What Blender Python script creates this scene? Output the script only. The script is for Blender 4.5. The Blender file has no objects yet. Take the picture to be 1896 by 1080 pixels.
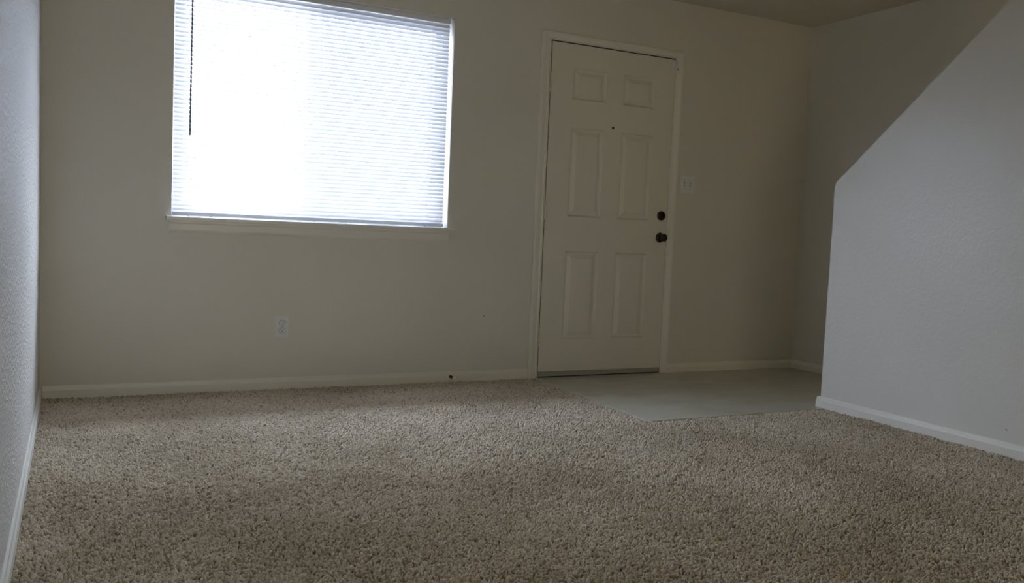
import bpy, bmesh, math, random
import numpy as np
from mathutils import Vector, Matrix
random.seed(7)
scene = bpy.context.scene
COL = scene.collection

# ------------------------------------------------------------------ camera
cam_d = bpy.data.cameras.new('camera')
cam_d.sensor_width = 36.0
cam_d.lens = 1617.16 * 36.0 / 1896.0
cam_d.clip_start = 0.02
cam = bpy.data.objects.new('camera', cam_d)
COL.objects.link(cam)
yaw, pitch, roll = 0.4664, -0.0693, 0.0434
F = Vector((math.sin(yaw) * math.cos(pitch), math.cos(yaw) * math.cos(pitch), math.sin(pitch)))
r0 = Vector((math.cos(yaw), -math.sin(yaw), 0)); u0 = r0.cross(F)
Rv = math.cos(roll) * r0 + math.sin(roll) * u0
Uv = -math.sin(roll) * r0 + math.cos(roll) * u0
M = Matrix.Identity(4)
for i in range(3):
    M[i][0], M[i][1], M[i][2] = Rv[i], Uv[i], -F[i]
M.translation = Vector((0.1432, -4.6939, 0.8984))
cam.matrix_world = M
scene.camera = cam

# ------------------------------------------------------------------ world, lights, exposure
SKY = 107.0
world = bpy.data.worlds.new('overcast_sky')
scene.world = world
world.use_nodes = True
wn = world.node_tree.nodes
wn['Background'].inputs[0].default_value = (0.70, 0.785, 1.0, 1)
wn['Background'].inputs[1].default_value = SKY

def area(name, loc, rot, sx, sy, energy, color, portal=False):
    d = bpy.data.lights.new(name, 'AREA'); d.shape = 'RECTANGLE'
    d.size, d.size_y, d.energy, d.color = sx, sy, energy, color
    d.cycles.is_portal = portal
    o = bpy.data.objects.new(name, d); COL.objects.link(o)
    o.location = loc; o.rotation_euler = rot
    return o
# fill light added in the unseen rear of the room, no opening modelled there
area('rear_fill', (1.0, -7.35, 0.95), (math.radians(90), 0, 0), 1.7, 1.5, 25.0, (1.0, 0.90, 0.68))
# warm fill added above the stairwell to brighten the entry side, source unseen
area('landing_fill', (4.36, -3.15, 4.55), (0, 0, 0), 0.5, 0.5, 150.0, (1.0, 0.92, 0.70))
# guides sky sampling through the front window (emits nothing itself)
area('window_portal', (1.3235, 0.19, 1.494), (math.radians(-90), 0, 0), 1.6, 1.3, 1.0, (1, 1, 1), portal=True)

vs = scene.view_settings
vs.view_transform = 'Standard'; vs.look = 'None'
vs.exposure = 0.0; vs.gamma = 1.0; vs.use_curve_mapping = False
try:
    scene.cycles.use_denoising = True
    scene.cycles.max_bounces = 14
    scene.cycles.diffuse_bounces = 8
    scene.cycles.transparent_max_bounces = 24
    scene.cycles.sample_clamp_indirect = 6.0
    scene.cycles.caustics_reflective = False
    scene.cycles.caustics_refractive = False
except Exception:
    pass

# ------------------------------------------------------------------ materials
def new_mat(name):
    m = bpy.data.materials.new(name); m.use_nodes = True
    nt = m.node_tree
    return m, nt, nt.nodes['Principled BSDF']

def simple(name, col, rough=0.5, metal=0.0, spec=0.5):
    m, nt, b = new_mat(name)
    b.inputs['Base Color'].default_value = (*col, 1)
    b.inputs['Roughness'].default_value = rough
    b.inputs['Metallic'].default_value = metal
    b.inputs['Specular IOR Level'].default_value = spec
    return m

def coords(nt, scale=(1, 1, 1)):
    tc = nt.nodes.new('ShaderNodeTexCoord')
    mp = nt.nodes.new('ShaderNodeMapping')
    mp.inputs['Scale'].default_value = scale
    nt.links.new(tc.outputs['Object'], mp.inputs['Vector'])
    return mp.outputs['Vector']

def noise(nt, vec, scale, detail=2.0, rough=0.5, dist=0.0):
    n = nt.nodes.new('ShaderNodeTexNoise')
    n.inputs['Scale'].default_value = scale; n.inputs['Detail'].default_value = detail
    n.inputs['Roughness'].default_value = rough; n.inputs['Distortion'].default_value = dist
    nt.links.new(vec, n.inputs['Vector'])
    return n.outputs['Fac']

def ramp(nt, fac, stops):
    r = nt.nodes.new('ShaderNodeValToRGB')
    el = r.color_ramp.elements
    el[0].position, el[0].color = stops[0][0], (*stops[0][1], 1)
    el[1].position, el[1].color = stops[-1][0], (*stops[-1][1], 1)
    for p, c in stops[1:-1]:
        e = el.new(p); e.color = (*c, 1)
    nt.links.new(fac, r.inputs['Fac'])
    return r.outputs['Color']

def wall_paint(name, col, rough=0.42, bump=0.35, scale=75.0, dist=0.0016):
    """Semi-gloss paint over a sprayed knock-down texture."""
    m, nt, b = new_mat(name)
    v = coords(nt)
    big = noise(nt, v, 1.3, 2.0)
    c = ramp(nt, big, [(0.3, tuple(x * 0.975 for x in col)), (0.7, tuple(min(1, x * 1.02) for x in col))])
    nt.links.new(c, b.inputs['Base Color'])
    b.inputs['Roughness'].default_value = rough
    n1 = noise(nt, v, scale, 3.0, 0.55, 0.4)
    g = ramp(nt, n1, [(0.40, (0, 0, 0)), (0.62, (1, 1, 1))])
    n2 = noise(nt, v, scale * 4, 2.0)
    mx = nt.nodes.new('ShaderNodeMath'); mx.operation = 'MULTIPLY_ADD'
    nt.links.new(n2, mx.inputs[0]); mx.inputs[1].default_value = 0.25
    nt.links.new(g, mx.inputs[2])
    bp = nt.nodes.new('ShaderNodeBump'); bp.inputs['Strength'].default_value = bump
    bp.inputs['Distance'].default_value = dist
    nt.links.new(mx.outputs[0], bp.inputs['Height'])
    nt.links.new(bp.outputs['Normal'], b.inputs['Normal'])
    return m

WALLC = (0.67, 0.645, 0.59)
M_wall = wall_paint('cream_wall_paint', WALLC, rough=0.60, bump=1.0, dist=0.004)
M_wall_back = wall_paint('cream_wall_paint_smooth', WALLC, rough=0.5, bump=0.10)
M_wall_stair = wall_paint('pale_wall_paint', (0.67, 0.645, 0.60), rough=0.36, bump=0.22, scale=45.0)
M_ceil = wall_paint('ceiling_paint', (0.62, 0.59, 0.48), rough=0.85, bump=0.25)
M_trim = simple('white_trim_paint', (0.74, 0.72, 0.66), 0.30)
M_trim_stair = M_trim
M_door = simple('white_door_paint', (0.69, 0.665, 0.585), 0.38)
M_hinge = simple('painted_hinge', (0.72, 0.69, 0.60), 0.30)
M_gap = simple('weatherstrip_shade_dark', (0.015, 0.013, 0.01), 0.9)
M_sweep = simple('aluminium_sweep', (0.36, 0.345, 0.30), 0.5, 0.3)
M_rubber = simple('black_rubber', (0.02, 0.02, 0.018), 0.7)
M_bronze = simple('aged_bronze', (0.055, 0.042, 0.025), 0.28, 0.85)
M_bronze_dark = simple('dark_bronze', (0.022, 0.018, 0.013), 0.4, 0.6)
M_plate = simple('white_plastic', (0.70, 0.71, 0.71), 0.35)
M_slot = simple('dark_slot', (0.02, 0.02, 0.018), 0.8)
M_screw = simple('screw_metal', (0.45, 0.44, 0.40), 0.4, 0.7)
M_alu = simple('white_aluminium', (0.72, 0.74, 0.76), 0.4)
M_dark_metal = simple('dark_spring_metal', (0.05, 0.045, 0.04), 0.4, 0.7)
M_tip = simple('white_rubber_tip', (0.88, 0.87, 0.84), 0.5)
M_conc = simple('pale_concrete', (0.55, 0.54, 0.52), 0.9)
M_soffit = simple('soffit_paint', (0.30, 0.28, 0.25), 0.8)
M_wand = simple('clear_wand_plastic', (0.10, 0.10, 0.12), 0.15)
M_cord = simple('white_cord', (0.85, 0.85, 0.83), 0.7)

def slat_mat():
    m = bpy.data.materials.new('white_slat'); m.use_nodes = True
    nt = m.node_tree; b = nt.nodes['Principled BSDF']
    b.inputs['Base Color'].default_value = (0.86, 0.86, 0.86, 1); b.inputs['Roughness'].default_value = 0.4
    t = nt.nodes.new('ShaderNodeBsdfTranslucent'); t.inputs['Color'].default_value = (0.85, 0.85, 0.88, 1)
    mx = nt.nodes.new('ShaderNodeMixShader'); mx.inputs[0].default_value = 0.30
    nt.links.new(b.outputs[0], mx.inputs[1]); nt.links.new(t.outputs[0], mx.inputs[2])
    nt.links.new(mx.outputs[0], nt.nodes['Material Output'].inputs['Surface'])
    return m
M_slat = slat_mat()

def thin_glass(name, tint, gloss=0.07):
    m = bpy.data.materials.new(name); m.use_nodes = True
    nt = m.node_tree; nt.nodes.remove(nt.nodes['Principled BSDF'])
    tr = nt.nodes.new('ShaderNodeBsdfTransparent'); tr.inputs['Color'].default_value = (*tint, 1)
    gl = nt.nodes.new('ShaderNodeBsdfGlossy'); gl.inputs['Roughness'].default_value = 0.02
    mx = nt.nodes.new('ShaderNodeMixShader'); mx.inputs[0].default_value = gloss
    nt.links.new(tr.outputs[0], mx.inputs[1]); nt.links.new(gl.outputs[0], mx.inputs[2])
    nt.links.new(mx.outputs[0], nt.nodes['Material Output'].inputs['Surface'])
    return m
M_glass = thin_glass('window_glass', (0.93, 0.95, 0.95))

def screen_mat():
    m = bpy.data.materials.new('insect_screen_mesh'); m.use_nodes = True
    nt = m.node_tree; b = nt.nodes['Principled BSDF']
    b.inputs['Base Color'].default_value = (0.16, 0.16, 0.18, 1); b.inputs['Roughness'].default_value = 0.8
    tr = nt.nodes.new('ShaderNodeBsdfTransparent')
    mx = nt.nodes.new('ShaderNodeMixShader'); mx.inputs[0].default_value = 0.50
    nt.links.new(tr.outputs[0], mx.inputs[1]); nt.links.new(b.outputs[0], mx.inputs[2])
    nt.links.new(mx.outputs[0], nt.nodes['Material Output'].inputs['Surface'])
    return m
M_screen = screen_mat()

def vinyl_mat():
    m, nt, b = new_mat('mottled_vinyl')
    v = coords(nt, (1.0, 2.2, 1.0))
    n1 = noise(nt, v, 3.0, 4.0, 0.6, 0.6)
    n2 = noise(nt, v, 22.0, 3.0, 0.6)
    add = nt.nodes.new('ShaderNodeMath'); add.operation = 'MULTIPLY_ADD'
    nt.links.new(n2, add.inputs[0]); add.inputs[1].default_value = 0.35; nt.links.new(n1, add.inputs[2])
    c = ramp(nt, add.outputs[0], [(0.42, (0.38, 0.36, 0.285)), (0.66, (0.47, 0.45, 0.37)), (0.9, (0.54, 0.52, 0.44))])
    nt.links.new(c, b.inputs['Base Color'])
    b.inputs['Roughness'].default_value = 0.33
    bp = nt.nodes.new('ShaderNodeBump'); bp.inputs['Strength'].default_value = 0.10; bp.inputs['Distance'].default_value = 0.001
    nt.links.new(noise(nt, v, 30, 2.0), bp.inputs['Height']); nt.links.new(bp.outputs['Normal'], b.inputs['Normal'])
    return m
M_vinyl = vinyl_mat()

def carpet_mat(name, tuft):
    m, nt, b = new_mat(name)
    g = nt.nodes.new('ShaderNodeNewGeometry')
    pos = g.outputs['Position']
    wear = noise(nt, pos, 1.6, 4.0, 0.6, 0.3)
    c1 = ramp(nt, wear, [(0.32, (0.465, 0.408, 0.325)), (0.68, (0.64, 0.582, 0.49))])
    if tuft:
        oi = nt.nodes.new('ShaderNodeObjectInfo')
        c2 = ramp(nt, oi.outputs['Random'], [(0.0, (0.50, 0.45, 0.39)), (0.08, (0.68, 0.63, 0.57)), (0.25, (0.92, 0.89, 0.84)), (0.7, (1.05, 1.03, 1.0)), (1.0, (1.14, 1.14, 1.14))])
    else:
        c2 = ramp(nt, noise(nt, pos, 160, 2.0), [(0.35, (0.30, 0.27, 0.24)), (0.6, (0.6, 0.58, 0.55))])
    mx = nt.nodes.new('ShaderNodeMix'); mx.data_type = 'RGBA'; mx.blend_type = 'MULTIPLY'
    mx.inputs['Factor'].default_value = 1.0
    nt.links.new(c1, mx.inputs[6]); nt.links.new(c2, mx.inputs[7])
    nt.links.new(mx.outputs[2], b.inputs['Base Color'])
    b.inputs['Roughness'].default_value = 0.95
    b.inputs['Specular IOR Level'].default_value = 0.1
    b.inputs['Sheen Weight'].default_value = 0.15
    bp = nt.nodes.new('ShaderNodeBump'); bp.inputs['Strength'].default_value = 0.8; bp.inputs['Distance'].default_value = 0.0015
    nt.links.new(noise(nt, pos, 520, 2.0, 0.6), bp.inputs['Height']); nt.links.new(bp.outputs['Normal'], b.inputs['Normal'])
    return m
M_tuft = carpet_mat('beige_carpet_yarn', True)
M_backing = carpet_mat('beige_carpet_backing', False)

# ------------------------------------------------------------------ helpers
def link(o, parent=None):
    COL.objects.link(o)
    if parent is not None: o.parent = parent
    return o

def obj(name, bm, mat, parent=None, loc=(0, 0, 0), smooth=False):
    bmesh.ops.recalc_face_normals(bm, faces=bm.faces[:])
    me = bpy.data.meshes.new(name); bm.to_mesh(me); bm.free()
    me.materials.append(mat)
    if smooth:
        for p in me.polygons: p.use_smooth = True
        try: me.set_sharp_from_angle(angle=math.radians(38))
        except Exception: pass
    o = bpy.data.objects.new(name, me); o.location = loc
    return link(o, parent)

def empty(name, loc=(0, 0, 0), parent=None):
    o = bpy.data.objects.new(name, None); o.location = loc; o.empty_display_size = 0.05
    return link(o, parent)

def tag(o, label=None, category=None, group=None, kind=None):
    if label: o['label'] = label
    if category: o['category'] = category
    if group: o['group'] = group
    if kind: o['kind'] = kind
    return o

def box(bm, x0, x1, y0, y1, z0, z1, bev=0.0, seg=2):
    vs = [bm.verts.new((x, y, z)) for x in (x0, x1) for y in (y0, y1) for z in (z0, z1)]
    idx = [(0, 1, 3, 2), (4, 6, 7, 5), (0, 4, 5, 1), (2, 3, 7, 6), (0, 2, 6, 4), (1, 5, 7, 3)]
    fs = [bm.faces.new([vs[i] for i in q]) for q in idx]
    if bev:
        es = list({e for f in fs for e in f.edges})
        bmesh.ops.bevel(bm, geom=es, offset=bev, segments=seg, affect='EDGES', clamp_overlap=True)
    return fs

def prism(bm, prof, a, b, place):
    """Extrude closed profile prof [(p,q)] from a to b; place(p,q,t)->xyz."""
    n = len(prof)
    A = [bm.verts.new(place(p, q, a)) for p, q in prof]
    B = [bm.verts.new(place(p, q, b)) for p, q in prof]
    for i in range(n):
        j = (i + 1) % n
        bm.faces.new((A[i], A[j], B[j], B[i]))
    bm.faces.new(A); bm.faces.new(B)

def lathe(bm, prof, axis_pt, axis, n=24):
    """prof [(dist along axis, radius)]; closed at ends."""
    ax = Vector(axis).normalized()
    t = Vector((0, 0, 1)) if abs(ax.z) < 0.9 else Vector((1, 0, 0))
    u = ax.cross(t).normalized(); v = ax.cross(u)
    P = Vector(axis_pt); rings = []
    for d, r in prof:
        if r < 1e-7:
            rings.append([bm.verts.new(P + ax * d)])
        else:
            rings.append([bm.verts.new(P + ax * d + (u * math.cos(2 * math.pi * k / n) + v * math.sin(2 * math.pi * k / n)) * r) for k in range(n)])
    for a, b in zip(rings, rings[1:]):
        for k in range(n):
            l = (k + 1) % n
            if len(a) == 1 and len(b) == 1: continue
            if len(a) == 1: bm.faces.new((a[0], b[l], b[k]))
            elif len(b) == 1: bm.faces.new((a[k], a[l], b[0]))
            else: bm.faces.new((a[k], a[l], b[l], b[k]))
    for rg in (rings[0], rings[-1]):
        if len(rg) > 2: bm.faces.new(rg)

def copy_part(o, parent, loc=None):
    c = o.copy(); link(c, parent)
    if loc is not None: c.location = loc
    return c

# ------------------------------------------------------------------ dimensions (metres)
W, H, P = 4.7885, 2.419, 3.842
WX0, WX1, WZ0, WZ1 = 0.578, 2.069, 0.899, 2.0886
SX0, SX1, SZ0, SZ1 = 2.7088, 3.6230, 0.0135, 2.050       # door slab
CI0, CI1, CIZ = 2.690, 3.624, 2.0560                      # casing inner edges
CO0, CO1, COZ = 2.633, 3.681, 2.1035                      # casing outer edges
VX, VY = 2.664, -1.244                                    # vinyl corner
REAR = -7.6
PY, PZ, SL, PT = -1.190, 1.231, 0.8423, 0.115
TH = 0.16

# ------------------------------------------------------------------ shell
bm = bmesh.new(); box(bm, -0.2, W + 0.2, REAR - 0.2, 0.0, -0.20, -0.020)
floor = tag(obj('floor', bm, M_conc), 'concrete floor slab under the beige carpet and the entry vinyl', None, kind='structure')
bm = bmesh.new()
box(bm, VX, W, VY, 0.0, -0.020, 0.001)
obj('vinyl_sheet', bm, M_vinyl, floor)['label'] = 'off-white mottled vinyl sheet in front of the door'

bm = bmesh.new(); box(bm, -TH, 0, REAR - TH, TH, -0.2, H)
tag(obj('wall_left', bm, M_wall), kind='structure')

bm = bmesh.new()                                            # front wall with window and door openings
DX0, DX1, DZ1 = CI0 - 0.014, CI1 + 0.014, CIZ + 0.014
box(bm, 0, WX0, 0, TH, -0.2, H)
box(bm, WX0, WX1, 0, TH, -0.2, WZ0)
box(bm, WX0, WX1, 0, TH, WZ1, H)
box(bm, WX1, DX0, 0, TH, -0.2, H)
box(bm, DX0, DX1, 0, TH, DZ1, H)
box(bm, DX0, DX1, 0, TH, -0.2, -0.012)
box(bm, DX1, W, 0, TH, -0.2, H)
wall_front = tag(obj('wall_front', bm, M_wall_back), kind='structure')

bm = bmesh.new(); lathe(bm, [(-0.002, 0.0045), (0.0004, 0.0045), (0.0006, 0.0030), (0.0006, 0.0)], (2.328, 0, 0.386), (0, -1, 0), 10)
obj('nail_hole', bm, simple('nail_hole_dark', (0.22, 0.20, 0.16), 0.9), wall_front)['label'] = 'small dark nail hole'
bm = bmesh.new(); box(bm, W, W + TH, REAR - TH, TH, -0.2, H)
tag(obj('wall_right', bm, M_wall_back), kind='structure')
bm = bmesh.new(); box(bm, 0, W, REAR - TH, REAR, -0.2, H)
tag(obj('wall_rear', bm, M_wall), kind='structure')
SY0, SY1 = -5.9, -2.64                                       # stairwell opening
bm = bmesh.new()
box(bm, -TH, P + PT, REAR - TH, TH, H, H + 0.25)
box(bm, P + PT, W + TH, SY1, TH, H, H + 0.25)
box(bm, P + PT, W + TH, REAR - TH, SY0, H, H + 0.25)
tag(obj('ceiling', bm, M_ceil), kind='structure')
bm = bmesh.new()                                            # upper landing over the stairwell
box(bm, P + PT - 0.1, P + PT, SY0 - 0.1, SY1 + 0.1, H + 0.25, 4.8)
box(bm, P + PT, W, SY1, SY1 + 0.1, H + 0.25, 4.8)
box(bm, P + PT, W, SY0 - 0.1, SY0, H + 0.25, 4.8)
box(bm, P + PT - 0.1, W + TH, SY0 - 0.1, SY1 + 0.1, 4.8, 4.9)
box(bm, W, W + TH, SY0 - 0.1, SY1 + 0.1, H, 4.8)
tag(obj('wall_landing', bm, M_ceil), kind='structure')

# stair partition: vertical end at y=-1.19, raked top, up to the ceiling
ytop = PY - (H - PZ) / SL
bm = bmesh.new()
prof = [(PY, -0.020), (PY, PZ), (ytop, H), (REAR, H), (REAR, -0.020)]
prism(bm, prof, P, P + PT, lambda p, q, t: (t, p, q))
vert = [e for e in bm.edges if all(abs(v.co.x - P) < 1e-6 for v in e.verts) and all(v.co.y > ytop + 1e-6 or abs(v.co.z - H) < 1e-6 for v in e.verts) and not all(abs(v.co.z - H) < 1e-6 for v in e.verts)]
bmesh.ops.bevel(bm, geom=vert, offset=0.008, segments=3, affect='EDGES', clamp_overlap=True)
tag(obj('wall_stair', bm, M_wall_stair, smooth=True), kind='structure')

# carpeted stair flight hidden behind the partition
bm = bmesh.new()
for k in range(13):
    y = PY - 0.06 - k * 0.2256
    box(bm, P + PT + 0.001, W - 0.001, y - 0.2256 - (0.0 if k < 12 else 1.6), y, 0.0 if k == 0 else (k - 1) * 0.19 + 0.001, (k + 1) * 0.19, 0.006, 1)
M_stairs = carpet_mat('beige_stair_carpet', False)
tag(obj('floor_stairs', bm, M_stairs), kind='structure')

# baseboards: flat lower face, sloped bead on top
BH, BT = 0.060, 0.013
bprof = [(0, -0.016), (-BT, -0.016), (-BT, 0.037), (-BT * 0.90, 0.0395), (-BT * 0.62, 0.0455), (-BT * 0.56, 0.050), (-BT * 0.46, 0.0555), (-BT * 0.2, BH), (0, BH)]
def baseboard(name, segs, mat):
    bm = bmesh.new()
    for a, b, place in segs: prism(bm, bprof, a, b, place)
    return tag(obj(name, bm, mat), kind='structure')
front = lambda p, q, t: (t, p, q)
baseboard('baseboard_front', [(BT, CO0 - 0.001, front)], M_trim)
baseboard('baseboard_entry', [(CO1 + 0.001, W - BT, front)], M_trim)
baseboard('baseboard_left', [(REAR, 0.0, lambda p, q, t: (-p, t, q))], M_trim)
baseboard('baseboard_right', [(-3.0, 0.0, lambda p, q, t: (W + p, t, q))], M_trim)
baseboard('baseboard_stair', [(REAR, PY + BT, lambda p, q, t: (P + p, t, q)), (P - 0.002, P + PT, lambda p, q, t: (t, PY - p, q))], M_trim_stair)

# ------------------------------------------------------------------ window_1
win = tag(empty('window_1', ((WX0 + WX1) / 2, 0.12, WZ0)), 'bright white-framed sliding window with drawn mini blind left of the door', kind='structure')
wx, wz = (WX0 + WX1) / 2, WZ0
hw, hh = (WX1 - WX0) / 2, WZ1 - WZ0
def ring(bm, x0, x1, z0, z1, w, y0, y1):
    box(bm, x0, x0 + w, y0, y1, z0, z1); box(bm, x1 - w, x1, y0, y1, z0, z1)
    box(bm, x0 + w, x1 - w, y0, y1, z0, z0 + w); box(bm, x0 + w, x1 - w, y0, y1, z1 - w, z1)
bm = bmesh.new(); ring(bm, -hw, hw, 0, hh, 0.030, -0.022, 0.035); obj('window_frame', bm, M_alu, win)
MS = 1.295 - wx                                              # meeting stile
bm = bmesh.new(); ring(bm, -hw + 0.030, MS + 0.018, 0.030, hh - 0.030, 0.030, -0.012, 0.008)
s1 = obj('sliding_sash', bm, M_alu, win)
bm = bmesh.new(); box(bm, -hw + 0.058, MS - 0.010, -0.004, 0.000, 0.058, hh - 0.058); obj('pane', bm, M_glass, s1)
bm = bmesh.new(); ring(bm, MS - 0.018, hw - 0.030, 0.030, hh - 0.030, 0.030, 0.009, 0.028)
s2 = obj('fixed_sash', bm, M_alu, win)
bm = bmesh.new(); box(bm, MS + 0.010, hw - 0.058, 0.017, 0.021, 0.058, hh - 0.058); obj('pane', bm, M_glass, s2)
bm = bmesh.new(); ring(bm, MS - 0.012, hw - 0.025, 0.025, hh - 0.025, 0.016, 0.036, 0.046)
s3 = obj('screen_frame', bm, M_alu, win)
bm = bmesh.new(); box(bm, MS, hw - 0.038, 0.0405, 0.0415, 0.038, hh - 0.038); obj('insect_screen', bm, M_screen, s3)
# stool (sill board) and moulded apron
bm = bmesh.new()
sp = [(-0.022, -0.138), (0.0, -0.138), (0.0, 0.120 - 0.124), (-0.002, 0.028), (-0.006, 0.033), (-0.014, 0.033), (-0.019, 0.030), (-0.022, 0.026)]
prism(bm, [(q, p) for p, q in [(-0.002, -0.0215), (0.036, -0.0215), (0.039, -0.018), (0.039, -0.006), (0.036, -0.001), (0.033, 0.0), (-0.002, 0.0)]],
      0.5505 - wx, 2.1000 - wx, lambda q, p, t: (t, -p - 0.12, q))
box(bm, -hw + 0.0005, hw - 0.0005, -0.1199, -0.0225, -0.012, 0.0)
st = obj('window_stool', bm, M_trim, win)
bm = bmesh.new()
ap = [(0, -0.0215), (0.024, -0.0215), (0.024, -0.030), (0.020, -0.034), (0.016, -0.036), (0.016, -0.066), (0.013, -0.072), (0.007, -0.079), (0.0, -0.081)]
prism(bm, ap, 0.5665 - wx, 2.0755 - wx, lambda p, q, t: (t, -p - 0.12, q))
obj('window_apron', bm, M_trim, win)

# ------------------------------------------------------------------ blind
BX0, BX1, BY = 0.5835, 2.0555, 0.040
bcx = (BX0 + BX1) / 2
blind = tag(empty('window_blind', (bcx, BY, WZ0)), 'white horizontal mini blind lowered over the bright window', 'blind')
bl, br = BX0 - bcx, BX1 - bcx
bm = bmesh.new()
zt = hh - 0.002
for q in ([(-0.014, zt - 0.026), (-0.014, zt), (-0.0125, zt), (-0.0125, zt - 0.0245), (0.0125, zt - 0.0245), (0.0125, zt), (0.014, zt), (0.014, zt - 0.026)],):
    prism(bm, q, bl, br, lambda p, qq, t: (t, p, qq))
obj('headrail', bm, M_alu, blind)
PITCH = 0.0222; TILT = math.radians(59); SW = 0.0250
z_hi, z_lo = zt - 0.040, 0.0415
n_slats = int(round((z_hi - z_lo) / PITCH)) + 1
def slat_mesh():
    bm = bmesh.new()
    pts = []
    for k in range(5):
        s = -0.5 + k / 4
        y = s * SW * math.cos(TILT); z = s * SW * math.sin(TILT)
        c = 0.0016 * (1 - (2 * s) ** 2)
        pts.append((y - c * math.sin(TILT), z + c * math.cos(TILT)))
    th = 0.00035
    pr = pts + [(y, z - th) for y, z in reversed(pts)]
    prism(bm, pr, bl + 0.001, br - 0.001, lambda p, q, t: (t, p, q))
    return bm
first = None
for k in range(n_slats):
    z = z_lo + (z_hi - z_lo) * k / (n_slats - 1)
    if first is None:
        first = obj('slat', slat_mesh(), M_slat, blind, (0, 0, z), smooth=True)
    else:
        c = copy_part(first, blind, (0, 0, z))
        c.rotation_euler = (random.uniform(-0.006, 0.006), random.uniform(-0.0004, 0.0004), 0)
bm = bmesh.new(); prism(bm, [(-0.0125, 0.0085), (-0.0105, 0.0065), (0.0105, 0.0065), (0.0105, 0.0071), (-0.0102, 0.0071), (-0.0119, 0.0088), (-0.0119, 0.0222),
           (-0.0102, 0.0239), (0.0105, 0.0239), (0.0105, 0.0245), (-0.0105, 0.0245), (-0.0125, 0.0225)], bl, br, lambda p, q, t: (t, p, q))
brail = obj('bottom_rail', bm, M_slat, blind)
for x in (0.663, 0.772, 1.308, 1.946):
    bm = bmesh.new(); lathe(bm, [(0, 0.004), (0.0055, 0.0045)], (x - bcx, 0, 0.001), (0, 0, 1), 10)
    obj('rail_button', bm, M_cord, brail)
for x in (0.670, 1.320, 1.950):                              # ladder strings front and back, rungs are the slats
    bm = bmesh.new()
    for yy in (-0.0122, 0.0122):
        box(bm, x - bcx - 0.0007, x - bcx + 0.0007, yy - 0.0006, yy + 0.0006, 0.024, zt - 0.026)
    obj('ladder_cord', bm, M_cord, blind)
bm = bmesh.new()
lathe(bm, [(0.0, 0.0030), (0.006, 0.0048), (0.05, 0.0044), (0.765, 0.0042), (0.77, 0.0)], (0.6605 - bcx, -0.023, 1.308 - WZ0), (0.004, -0.002, 1), 8)
wd = obj('tilt_wand', bm, M_wand, blind, smooth=True); wd['label'] = 'thin dark tilt wand hanging at the left of the blind'
bm = bmesh.new(); box(bm, 0.6605 - bcx - 0.002, 0.6605 - bcx + 0.006, -0.024, -0.013, zt - 0.024, zt - 0.010); obj('wand_hook', bm, M_alu, wd)

# ------------------------------------------------------------------ door_1
door = tag(empty('door_1', ((SX0 + SX1) / 2, 0, 0)), 'cream six-panel entry door with dark bronze knob and deadbolt', kind='structure')
ox = (SX0 + SX1) / 2
FY = 0.003                                                   # slab face
PX = [(2.867, 3.108), (3.236, 3.476)]
PZs = [(0.239, 0.787), (1.003, 1.548), (1.720, 1.910)]
xs = sorted([SX0, SX1] + [v for a in PX for v in a]); zs = sorted([SZ0, SZ1] + [v for a in PZs for v in a])
bm = bmesh.new()
def inpanel(x, z): return any(a < x < b for a, b in PX) and any(a < z < b for a, b in PZs)
for i in range(len(xs) - 1):
    for j in range(len(zs) - 1):
        if not inpanel((xs[i] + xs[i + 1]) / 2, (zs[j] + zs[j + 1]) / 2):
            q = [(xs[i], zs[j]), (xs[i + 1], zs[j]), (xs[i + 1], zs[j + 1]), (xs[i], zs[j + 1])]
            bm.faces.new([bm.verts.new((x - ox, FY, z)) for x, z in q])
bmesh.ops.remove_doubles(bm, verts=bm.verts[:], dist=1e-5)
bmesh.ops.recalc_face_normals(bm, faces=bm.faces[:])
r = bmesh.ops.extrude_face_region(bm, geom=bm.faces[:])
bmesh.ops.translate(bm, vec=(0, 0.042, 0), verts=[g for g in r['geom'] if isinstance(g, bmesh.types.BMVert)])
slab = obj('door_slab', bm, M_door, door)
def panel(x0, x1, z0, z1):
    bm = bmesh.new()
    prof = [(0.0, 0.0), (0.003, 0.0045), (0.009, 0.0120), (0.012, 0.0130), (0.020, 0.0130), (0.024, 0.0115), (0.044, 0.0035), (0.048, 0.0030)]
    rings = []
    for d, y in prof:
        rings.append([bm.verts.new((x - ox, FY + y, z)) for x, z in ((x0 + d, z0 + d), (x1 - d, z0 + d), (x1 - d, z1 - d), (x0 + d, z1 - d))])
    for a, b in zip(rings, rings[1:]):
        for k in range(4):
            bm.faces.new((a[k], a[(k + 1) % 4], b[(k + 1) % 4], b[k]))
    bm.faces.new(rings[-1])
    back = [bm.verts.new((x - ox, FY + 0.03, z)) for x, z in ((x0, z0), (x1, z0), (x1, z1), (x0, z1))]
    for k in range(4): bm.faces.new((rings[0][k], rings[0][(k + 1) % 4], back[(k + 1) % 4], back[k]))
    bm.faces.new(back)
    return obj('door_panel', bm, M_door, slab)
for a, b in PX:
    for c, d in PZs: panel(a, b, c, d)
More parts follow.
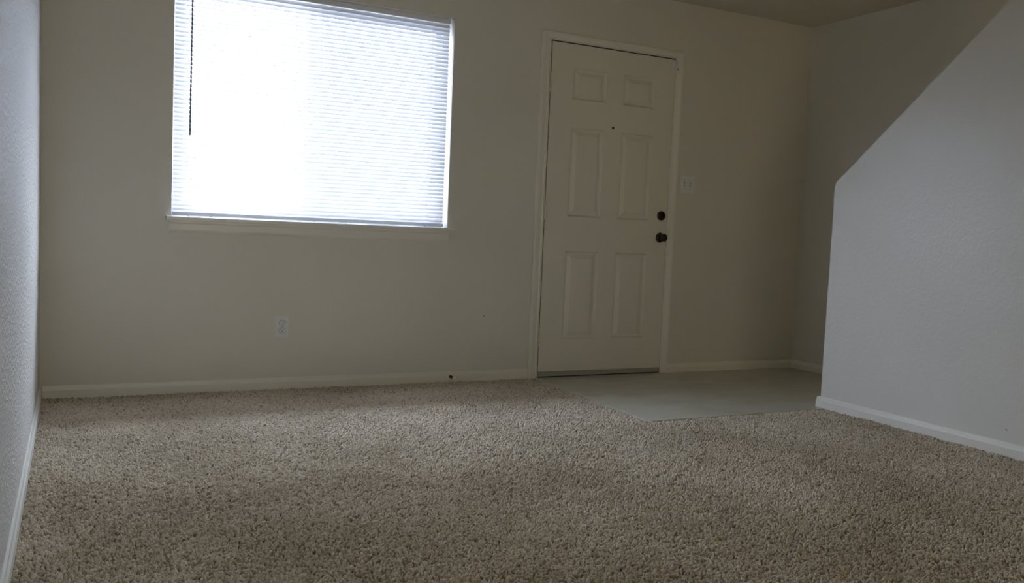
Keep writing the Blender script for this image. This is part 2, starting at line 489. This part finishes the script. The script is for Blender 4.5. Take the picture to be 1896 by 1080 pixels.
# jamb, stop, casing
bm = bmesh.new()
JD = 0.115
box(bm, CI0 - 0.013 - ox, CI0 + 0.0125 - ox, 0.0, JD, -0.010, CIZ + 0.012)
box(bm, CI1 - ox, CI1 + 0.013 - ox, 0.0, JD, -0.010, CIZ + 0.012)
box(bm, CI0 + 0.0125 - ox, CI1 - ox, 0.0, JD, CIZ, CIZ + 0.012)
obj('door_jamb', bm, M_trim, door)
bm = bmesh.new()
box(bm, CI0 + 0.0125 - ox, CI0 + 0.030 - ox, 0.047, JD, -0.009, CIZ)
box(bm, CI1 - 0.018 - ox, CI1 - ox, 0.047, JD, -0.009, CIZ)
box(bm, CI0 + 0.030 - ox, CI1 - 0.018 - ox, 0.047, JD, CIZ - 0.018, CIZ)
box(bm, CI0 + 0.030 - ox, CI1 - 0.018 - ox, 0.047, JD, -0.010, 0.012)
box(bm, CI0 + 0.0126 - ox, SX0 - 0.0002 - ox, FY + 0.003, 0.0468, -0.009, CIZ - 0.0002)  # dark strips along hinge side and head put the gap's shade into colour
box(bm, SX0 - ox, SX1 - ox, FY + 0.003, 0.0468, SZ1 + 0.0002, CIZ - 0.0002)
obj('weatherstrip_gap_shade', bm, M_gap, door)
cprof = lambda w: [(0.0, 0.0), (0.0, 0.008), (0.004, 0.0105), (0.010, 0.0085), (0.016, 0.0095), (w - 0.018, 0.0150), (w - 0.010, 0.0155), (w - 0.003, 0.0150), (w, 0.011), (w, 0.0)]
def casing_piece(pts_in, pts_out, w):
    """pts_in/out: inner and outer edge line ends (x,z); profile runs inner->outer, y towards the room."""
    bm = bmesh.new(); pr = cprof(w)
    A, B = [], []
    for s, h in pr:
        t = s / w
        A.append(bm.verts.new((pts_in[0][0] * (1 - t) + pts_out[0][0] * t - ox, -h, pts_in[0][1] * (1 - t) + pts_out[0][1] * t)))
        B.append(bm.verts.new((pts_in[1][0] * (1 - t) + pts_out[1][0] * t - ox, -h, pts_in[1][1] * (1 - t) + pts_out[1][1] * t)))
    for i in range(len(pr)):
        j = (i + 1) % len(pr); bm.faces.new((A[i], A[j], B[j], B[i]))
    bm.faces.new(A); bm.faces.new(B)
    return obj('door_casing', bm, M_trim, door)
casing_piece([(CI0, -0.006), (CI0, CIZ)], [(CO0, -0.006), (CO0, COZ)], CI0 - CO0)
casing_piece([(CI1, -0.006), (CI1, CIZ)], [(CO1, -0.006), (CO1, COZ)], CO1 - CI1)
casing_piece([(CI0, CIZ), (CI1, CIZ)], [(CO0, COZ), (CO1, COZ)], COZ - CIZ)
# hinges: knuckles with pin and two leaves
for zc in (1.802, 1.032, 0.250):
    bm = bmesh.new()
    z0 = zc - 0.050
    for k in range(5):
        a = z0 + k * 0.020
        lathe(bm, [(0.0008, 0.0066), (0.0018, 0.0074), (0.0182, 0.0074), (0.0192, 0.0066)], (2.7050 - ox, -0.0060, a), (0, 0, 1), 12)
    box(bm, 2.7070 - ox, 2.7120 - ox, -0.0005, 0.0029, z0, z0 + 0.1)
    h = obj('hinge', bm, M_hinge, door, smooth=True)
    bm = bmesh.new()
    lathe(bm, [(-0.008, 0.003), (-0.006, 0.0062), (0.0, 0.0062)], (2.7050 - ox, -0.0060, z0), (0, 0, 1), 10)
    lathe(bm, [(0.0, 0.0066), (0.004, 0.0066), (0.007, 0.003)], (2.7050 - ox, -0.0060, z0 + 0.1), (0, 0, 1), 10)
    obj('hinge_pin', bm, M_hinge, h, smooth=True)
# knob
kx, kz = 3.573, 0.896
bm = bmesh.new(); lathe(bm, [(0, 0.032), (0.004, 0.0325), (0.008, 0.030), (0.011, 0.024), (0.013, 0.016)], (kx - ox, FY, kz), (0, -1, 0), 32)
kn = obj('door_knob', bm, M_bronze, door, smooth=True); kn['label'] = 'dark bronze round door knob'
bm = bmesh.new(); lathe(bm, [(0.012, 0.012), (0.026, 0.0115), (0.031, 0.015), (0.036, 0.0215), (0.043, 0.0245), (0.050, 0.0245), (0.057, 0.0215), (0.061, 0.016), (0.0625, 0.008), (0.0615, 0.0)], (kx - ox, FY, kz), (0, -1, 0), 32)
obj('knob_grip', bm, M_bronze_dark, kn, smooth=True)
# deadbolt
bx, bz = 3.574, 1.0385
bm = bmesh.new(); lathe(bm, [(0, 0.0310), (0.005, 0.0315), (0.010, 0.029), (0.013, 0.022), (0.0135, 0.0)], (bx - ox, FY, bz), (0, -1, 0), 32)
db = obj('deadbolt', bm, M_bronze_dark, door, smooth=True); db['label'] = 'dark bronze round deadbolt plate above the knob'
bm = bmesh.new(); box(bm, bx - 0.004 - ox, bx + 0.004 - ox, FY - 0.030, FY - 0.012, bz - 0.017, bz + 0.017, 0.003)
obj('thumb_turn', bm, M_bronze, db)
# peephole
bm = bmesh.new(); lathe(bm, [(0, 0.0080), (0.002, 0.0075), (0.0025, 0.0055), (0.0010, 0.0045), (0.0008, 0.0)], (3.169 - ox, FY, 1.571), (0, -1, 0), 20)
pe = obj('peephole', bm, M_bronze_dark, door, smooth=True); pe['label'] = 'small dark round peephole'
# sweep along the bottom edge
bm = bmesh.new()
prism(bm, [(0.0, 0.0375), (0.006, 0.0375), (0.007, 0.034), (0.007, 0.016), (0.009, 0.012), (0.009, 0.008), (0.0, 0.008)], SX0 - ox, SX1 - ox, lambda p, q, t: (t, FY - p, q))
sw = obj('door_sweep', bm, M_sweep, door); sw['label'] = 'grey metal door sweep'
bm = bmesh.new(); box(bm, SX0 - ox, SX1 - ox, FY - 0.006, FY + 0.03, 0.0032, 0.008); obj('sweep_rubber', bm, M_rubber, sw)
bm = bmesh.new(); lathe(bm, [(0, 0.003), (0.0015, 0.0022), (0.0016, 0)], (3.163 - ox, FY - 0.007, 0.026), (0, -1, 0), 8); obj('sweep_screw', bm, M_rubber, sw)

# ------------------------------------------------------------------ things
# alarm contact at the upper right corner of the door
al = tag(empty('door_sensor', (3.612, -0.001, 2.016)), 'small white door alarm contact at the upper right corner of the door', 'sensor')
bm = bmesh.new(); box(bm, -0.018, 0.004, -0.014, 0.0035, -0.026, 0.028, 0.002); obj('sensor_body', bm, M_plate, al)
bm = bmesh.new(); box(bm, 0.0125, 0.022, -0.026, -0.0145, -0.024, 0.022, 0.002)
box(bm, 0.014, 0.021, -0.0146, -0.0095, -0.020, 0.018); obj('magnet_block', bm, M_trim, al)
bm = bmesh.new(); lathe(bm, [(0, 0.0035), (0.006, 0.0030), (0.009, 0.0015)], (0.0165, -0.0205, -0.0238), (0, 0, -1), 10); obj('contact_plunger', bm, M_slot, al)

# duplex outlet below the window
oc = (1.140, 0.0, 0.3355)
ol = tag(empty('wall_outlet', oc), 'white duplex power outlet low on the wall below the window', 'outlet')
bm = bmesh.new(); box(bm, -0.035, 0.035, -0.0055, 0.0, -0.057, 0.057, 0.0025)
obj('cover_plate', bm, M_plate, ol)
for s in (1, -1):
    bm = bmesh.new()
    pts = []
    for k in range(24):
        a = 2 * math.pi * k / 24
        x, z = 0.0172 * math.cos(a), 0.0172 * math.sin(a)
        pts.append((max(-0.0168, min(0.0168, x)), max(-0.0140, min(0.0140, z)) + s * 0.0195))
    prism(bm, pts, -0.0075, -0.005, lambda p, q, t: (p, t, q))
    rc = obj('receptacle', bm, M_plate, ol)
    bm = bmesh.new()
    zc = s * 0.0195
    box(bm, -0.0080, -0.0050, -0.0079, -0.0073, zc - 0.0005, zc + 0.0085)
    box(bm, 0.0052, 0.0078, -0.0079, -0.0073, zc + 0.0010, zc + 0.0080)
    lathe(bm, [(0, 0.0029), (0.0006, 0.0029)], (0, -0.0073, zc - 0.0065), (0, -1, 0), 12)
    prism(bm, [(x * 1.06, (z - zc) * 1.07 + zc) for x, z in pts], -0.0058, -0.0050, lambda p, q, t: (p, t, q))
    obj('socket_slots', bm, M_slot, rc)
bm = bmesh.new(); lathe(bm, [(0, 0.0030), (0.001, 0.0026), (0.0014, 0)], (0, -0.0055, 0), (0, -1, 0), 12); obj('plate_screw', bm, M_screw, ol)

# two-gang toggle switch right of the door
sc_ = (3.7680, 0.0, 1.2545)
lsw = tag(empty('light_switch', sc_), 'white two-gang toggle light switch plate right of the door', 'light switch')
bm = bmesh.new(); box(bm, -0.058, 0.058, -0.0055, 0.0, -0.057, 0.057, 0.0025); obj('cover_plate', bm, M_plate, lsw)
for s in (-1, 1):
    x = s * 0.023
    bm = bmesh.new(); box(bm, x - 0.0052, x + 0.0052, -0.0060, -0.0050, -0.012, 0.012); sl = obj('switch_opening', bm, M_slot, lsw)
    bm = bmesh.new()
    prism(bm, [(-0.005, -0.010), (-0.016, 0.002), (-0.0175, 0.0075), (-0.014, 0.009), (-0.005, 0.004)], x - 0.0036, x + 0.0036, lambda p, q, t: (t, p, q))
    obj('toggle', bm, M_plate, sl)
    for z in (0.030, -0.030):
        bm = bmesh.new(); lathe(bm, [(0, 0.0032), (0.0009, 0.0028), (0.0013, 0)], (x, -0.0055, z), (0, -1, 0), 10); obj('plate_screw', bm, M_screw, lsw)

# door stop on the baseboard
ds = tag(empty('door_stop', (2.121, -0.0125, 0.031)), 'small dark spring door stop with white tip on the baseboard', 'door stop')
bm = bmesh.new(); lathe(bm, [(0, 0.0095), (0.004, 0.0095), (0.008, 0.007), (0.012, 0.006)], (0, 0, 0), (0, -1, 0), 16); obj('stop_base', bm, M_dark_metal, ds, smooth=True)
bm = bmesh.new()
N = 96; turns = 8; pv = None
for k in range(N + 1):
    a = 2 * math.pi * turns * k / N
    c = Vector((0.0062 * math.cos(a), -0.011 - 0.036 * k / N, 0.0062 * math.sin(a)))
    rad = Vector((math.cos(a), 0, math.sin(a)))
    rg = [bm.verts.new(c + rad * 0.0016 * math.cos(t) + Vector((0, 1, 0)) * 0.0016 * math.sin(t)) for t in (0, 1.571, 3.142, 4.712)]
    if pv:
        for q in range(4): bm.faces.new((pv[q], pv[(q + 1) % 4], rg[(q + 1) % 4], rg[q]))
    pv = rg
obj('spring', bm, M_dark_metal, ds)
bm = bmesh.new(); lathe(bm, [(0.045, 0.0065), (0.047, 0.0085), (0.056, 0.0085), (0.060, 0.006), (0.061, 0.0)], (0, 0, 0), (0, -1, 0), 16); obj('rubber_tip', bm, M_tip, ds, smooth=True)

# screw anchor left in the stair wall
wa = tag(empty('wall_anchor', (P, -2.272, 0.114)), 'small pale screw anchor in the stair wall above its baseboard', 'wall anchor')
bm = bmesh.new(); lathe(bm, [(0, 0.0075), (0.003, 0.0070), (0.0035, 0.0045), (0.0012, 0.0035), (0.001, 0)], (0, 0, 0), (-1, 0, 0), 16); obj('anchor_collar', bm, M_trim, wa)
bm = bmesh.new(); lathe(bm, [(0.0008, 0.003), (0.0014, 0.003)], (0, 0, 0), (-1, 0, 0), 10); obj('anchor_hole', bm, M_slot, wa)

# ------------------------------------------------------------------ carpet
def carpet_poly():
    return [(0.0, REAR), (P, REAR), (P, VY), (VX, VY), (VX, 0.0), (0.0, 0.0)]
bm = bmesh.new()
for a, b, c, d in ((0.0, VX, VY, 0.0), (0.0, P, REAR, VY)):
    box(bm, a, b, c, d, -0.020, -0.0165)
carpet = tag(obj('carpet', bm, M_backing), 'beige cut pile carpet covering the living room floor', 'carpet')

# pile: one point per yarn tuft, an oval tuft instanced on each
rng = np.random.default_rng(5)
S = 0.0068
gx, gy = np.meshgrid(np.arange(0.016, P - 0.016, S), np.arange(-3.7, -0.016, S))
pts = np.stack([gx.ravel(), gy.ravel()], 1) + rng.uniform(-0.45, 0.45, (gx.size, 2)) * S
keep = ~((pts[:, 0] > VX - 0.006) & (pts[:, 1] > VY - 0.006))
pts = pts[keep]; n = len(pts)
def smooth_noise(p, scale, seed):
    """Bilinear value noise on the plane, vectorised."""
    g = np.random.default_rng(seed).uniform(-1, 1, (64, 64))
    q = p * scale; i = np.floor(q).astype(int); f = q - i; f = f * f * (3 - 2 * f)
    a = lambda dx, dy: g[(i[:, 0] + dx) % 64, (i[:, 1] + dy) % 64]
    return (a(0, 0) * (1 - f[:, 0]) + a(1, 0) * f[:, 0]) * (1 - f[:, 1]) + (a(0, 1) * (1 - f[:, 0]) + a(1, 1) * f[:, 0]) * f[:, 1]
nap = smooth_noise(pts, 2.2, 1) + 0.6 * smooth_noise(pts, 5.0, 2)
clump = smooth_noise(pts, 60.0, 3) + 0.9 * smooth_noise(pts, 30.0, 4)
pits = 0.6 * smooth_noise(pts, 62.0, 8) + 0.7 * smooth_noise(pts, 110.0, 9) + 0.25 * smooth_noise(pts, 4.0, 10)
keep = (pits < 0.80) & (rng.random(n) > 0.15)
pts, nap, clump, pits = pts[keep], nap[keep], clump[keep], pits[keep]; n = len(pts)
z = -0.0055 + 0.0022 * np.clip(clump, -1.6, 1.2) + np.where(rng.random(n) < 0.22, -0.0040, 0.0) + rng.uniform(-0.0015, 0.0012, n)
z -= 0.008 * np.clip(pits - 0.25, 0, 1)
edge = np.maximum(VX - pts[:, 0], VY - pts[:, 1])           # pile tucked down along the vinyl edge
z -= 0.002 * np.clip(1 - edge / 0.03, 0, 1)
lean = 0.35 + 0.30 * smooth_noise(pts, 3.0, 6) + rng.normal(0, 0.40, n)
ang = 2.2 * nap + rng.normal(0, 1.2, n)
rot = np.stack([lean * np.cos(ang), lean * np.sin(ang), rng.uniform(0, 6.28, n)], 1)
scl = rng.uniform(0.80, 1.25, n)
me = bpy.data.meshes.new('pile')
me.vertices.add(n)
me.vertices.foreach_set('co', np.column_stack([pts, z]).astype(np.float32).ravel())
a = me.attributes.new('tuft_rotation', 'FLOAT_VECTOR', 'POINT'); a.data.foreach_set('vector', rot.astype(np.float32).ravel())
a = me.attributes.new('tuft_scale', 'FLOAT', 'POINT'); a.data.foreach_set('value', scl.astype(np.float32))
me.materials.append(M_tuft)
pile = bpy.data.objects.new('carpet_pile', me); link(pile, carpet)
pile['kind'] = 'stuff'
ng = bpy.data.node_groups.new('tuft_scatter', 'GeometryNodeTree')
ng.interface.new_socket('Geometry', in_out='INPUT', socket_type='NodeSocketGeometry')
ng.interface.new_socket('Geometry', in_out='OUTPUT', socket_type='NodeSocketGeometry')
N_ = ng.nodes; L_ = ng.links
gi = N_.new('NodeGroupInput'); go = N_.new('NodeGroupOutput')
ico = N_.new('GeometryNodeMeshIcoSphere'); ico.inputs['Radius'].default_value = 1.0; ico.inputs['Subdivisions'].default_value = 2
tr = N_.new('GeometryNodeTransform'); tr.inputs['Scale'].default_value = (0.0047, 0.0039, 0.0082)
L_.new(ico.outputs['Mesh'], tr.inputs['Geometry'])
ss = N_.new('GeometryNodeSetShadeSmooth'); L_.new(tr.outputs['Geometry'], ss.inputs['Geometry'])
sm = N_.new('GeometryNodeSetMaterial'); sm.inputs['Material'].default_value = M_tuft
L_.new(ss.outputs['Geometry'], sm.inputs['Geometry'])
m2p = N_.new('GeometryNodeMeshToPoints'); L_.new(gi.outputs[0], m2p.inputs['Mesh'])
ar = N_.new('GeometryNodeInputNamedAttribute'); ar.data_type = 'FLOAT_VECTOR'; ar.inputs['Name'].default_value = 'tuft_rotation'
asc = N_.new('GeometryNodeInputNamedAttribute'); asc.data_type = 'FLOAT'; asc.inputs['Name'].default_value = 'tuft_scale'
e2r = N_.new('FunctionNodeEulerToRotation'); L_.new(ar.outputs['Attribute'], e2r.inputs[0])
iop = N_.new('GeometryNodeInstanceOnPoints')
L_.new(m2p.outputs[0], iop.inputs['Points']); L_.new(sm.outputs['Geometry'], iop.inputs['Instance'])
L_.new(e2r.outputs[0], iop.inputs['Rotation']); L_.new(asc.outputs['Attribute'], iop.inputs['Scale'])
L_.new(iop.outputs['Instances'], go.inputs[0])
md = pile.modifiers.new('pile', 'NODES'); md.node_group = ng

# ------------------------------------------------------------------ outside
bm = bmesh.new(); box(bm, -14, 18, TH + 0.001, 26, -0.30, -0.15)
tag(obj('ground', bm, M_conc), kind='structure')
bm = bmesh.new(); box(bm, -2, W + 2, TH + 0.001, TH + 0.66, 2.42, 2.62)
tag(obj('roof_eave', bm, M_soffit), kind='structure')
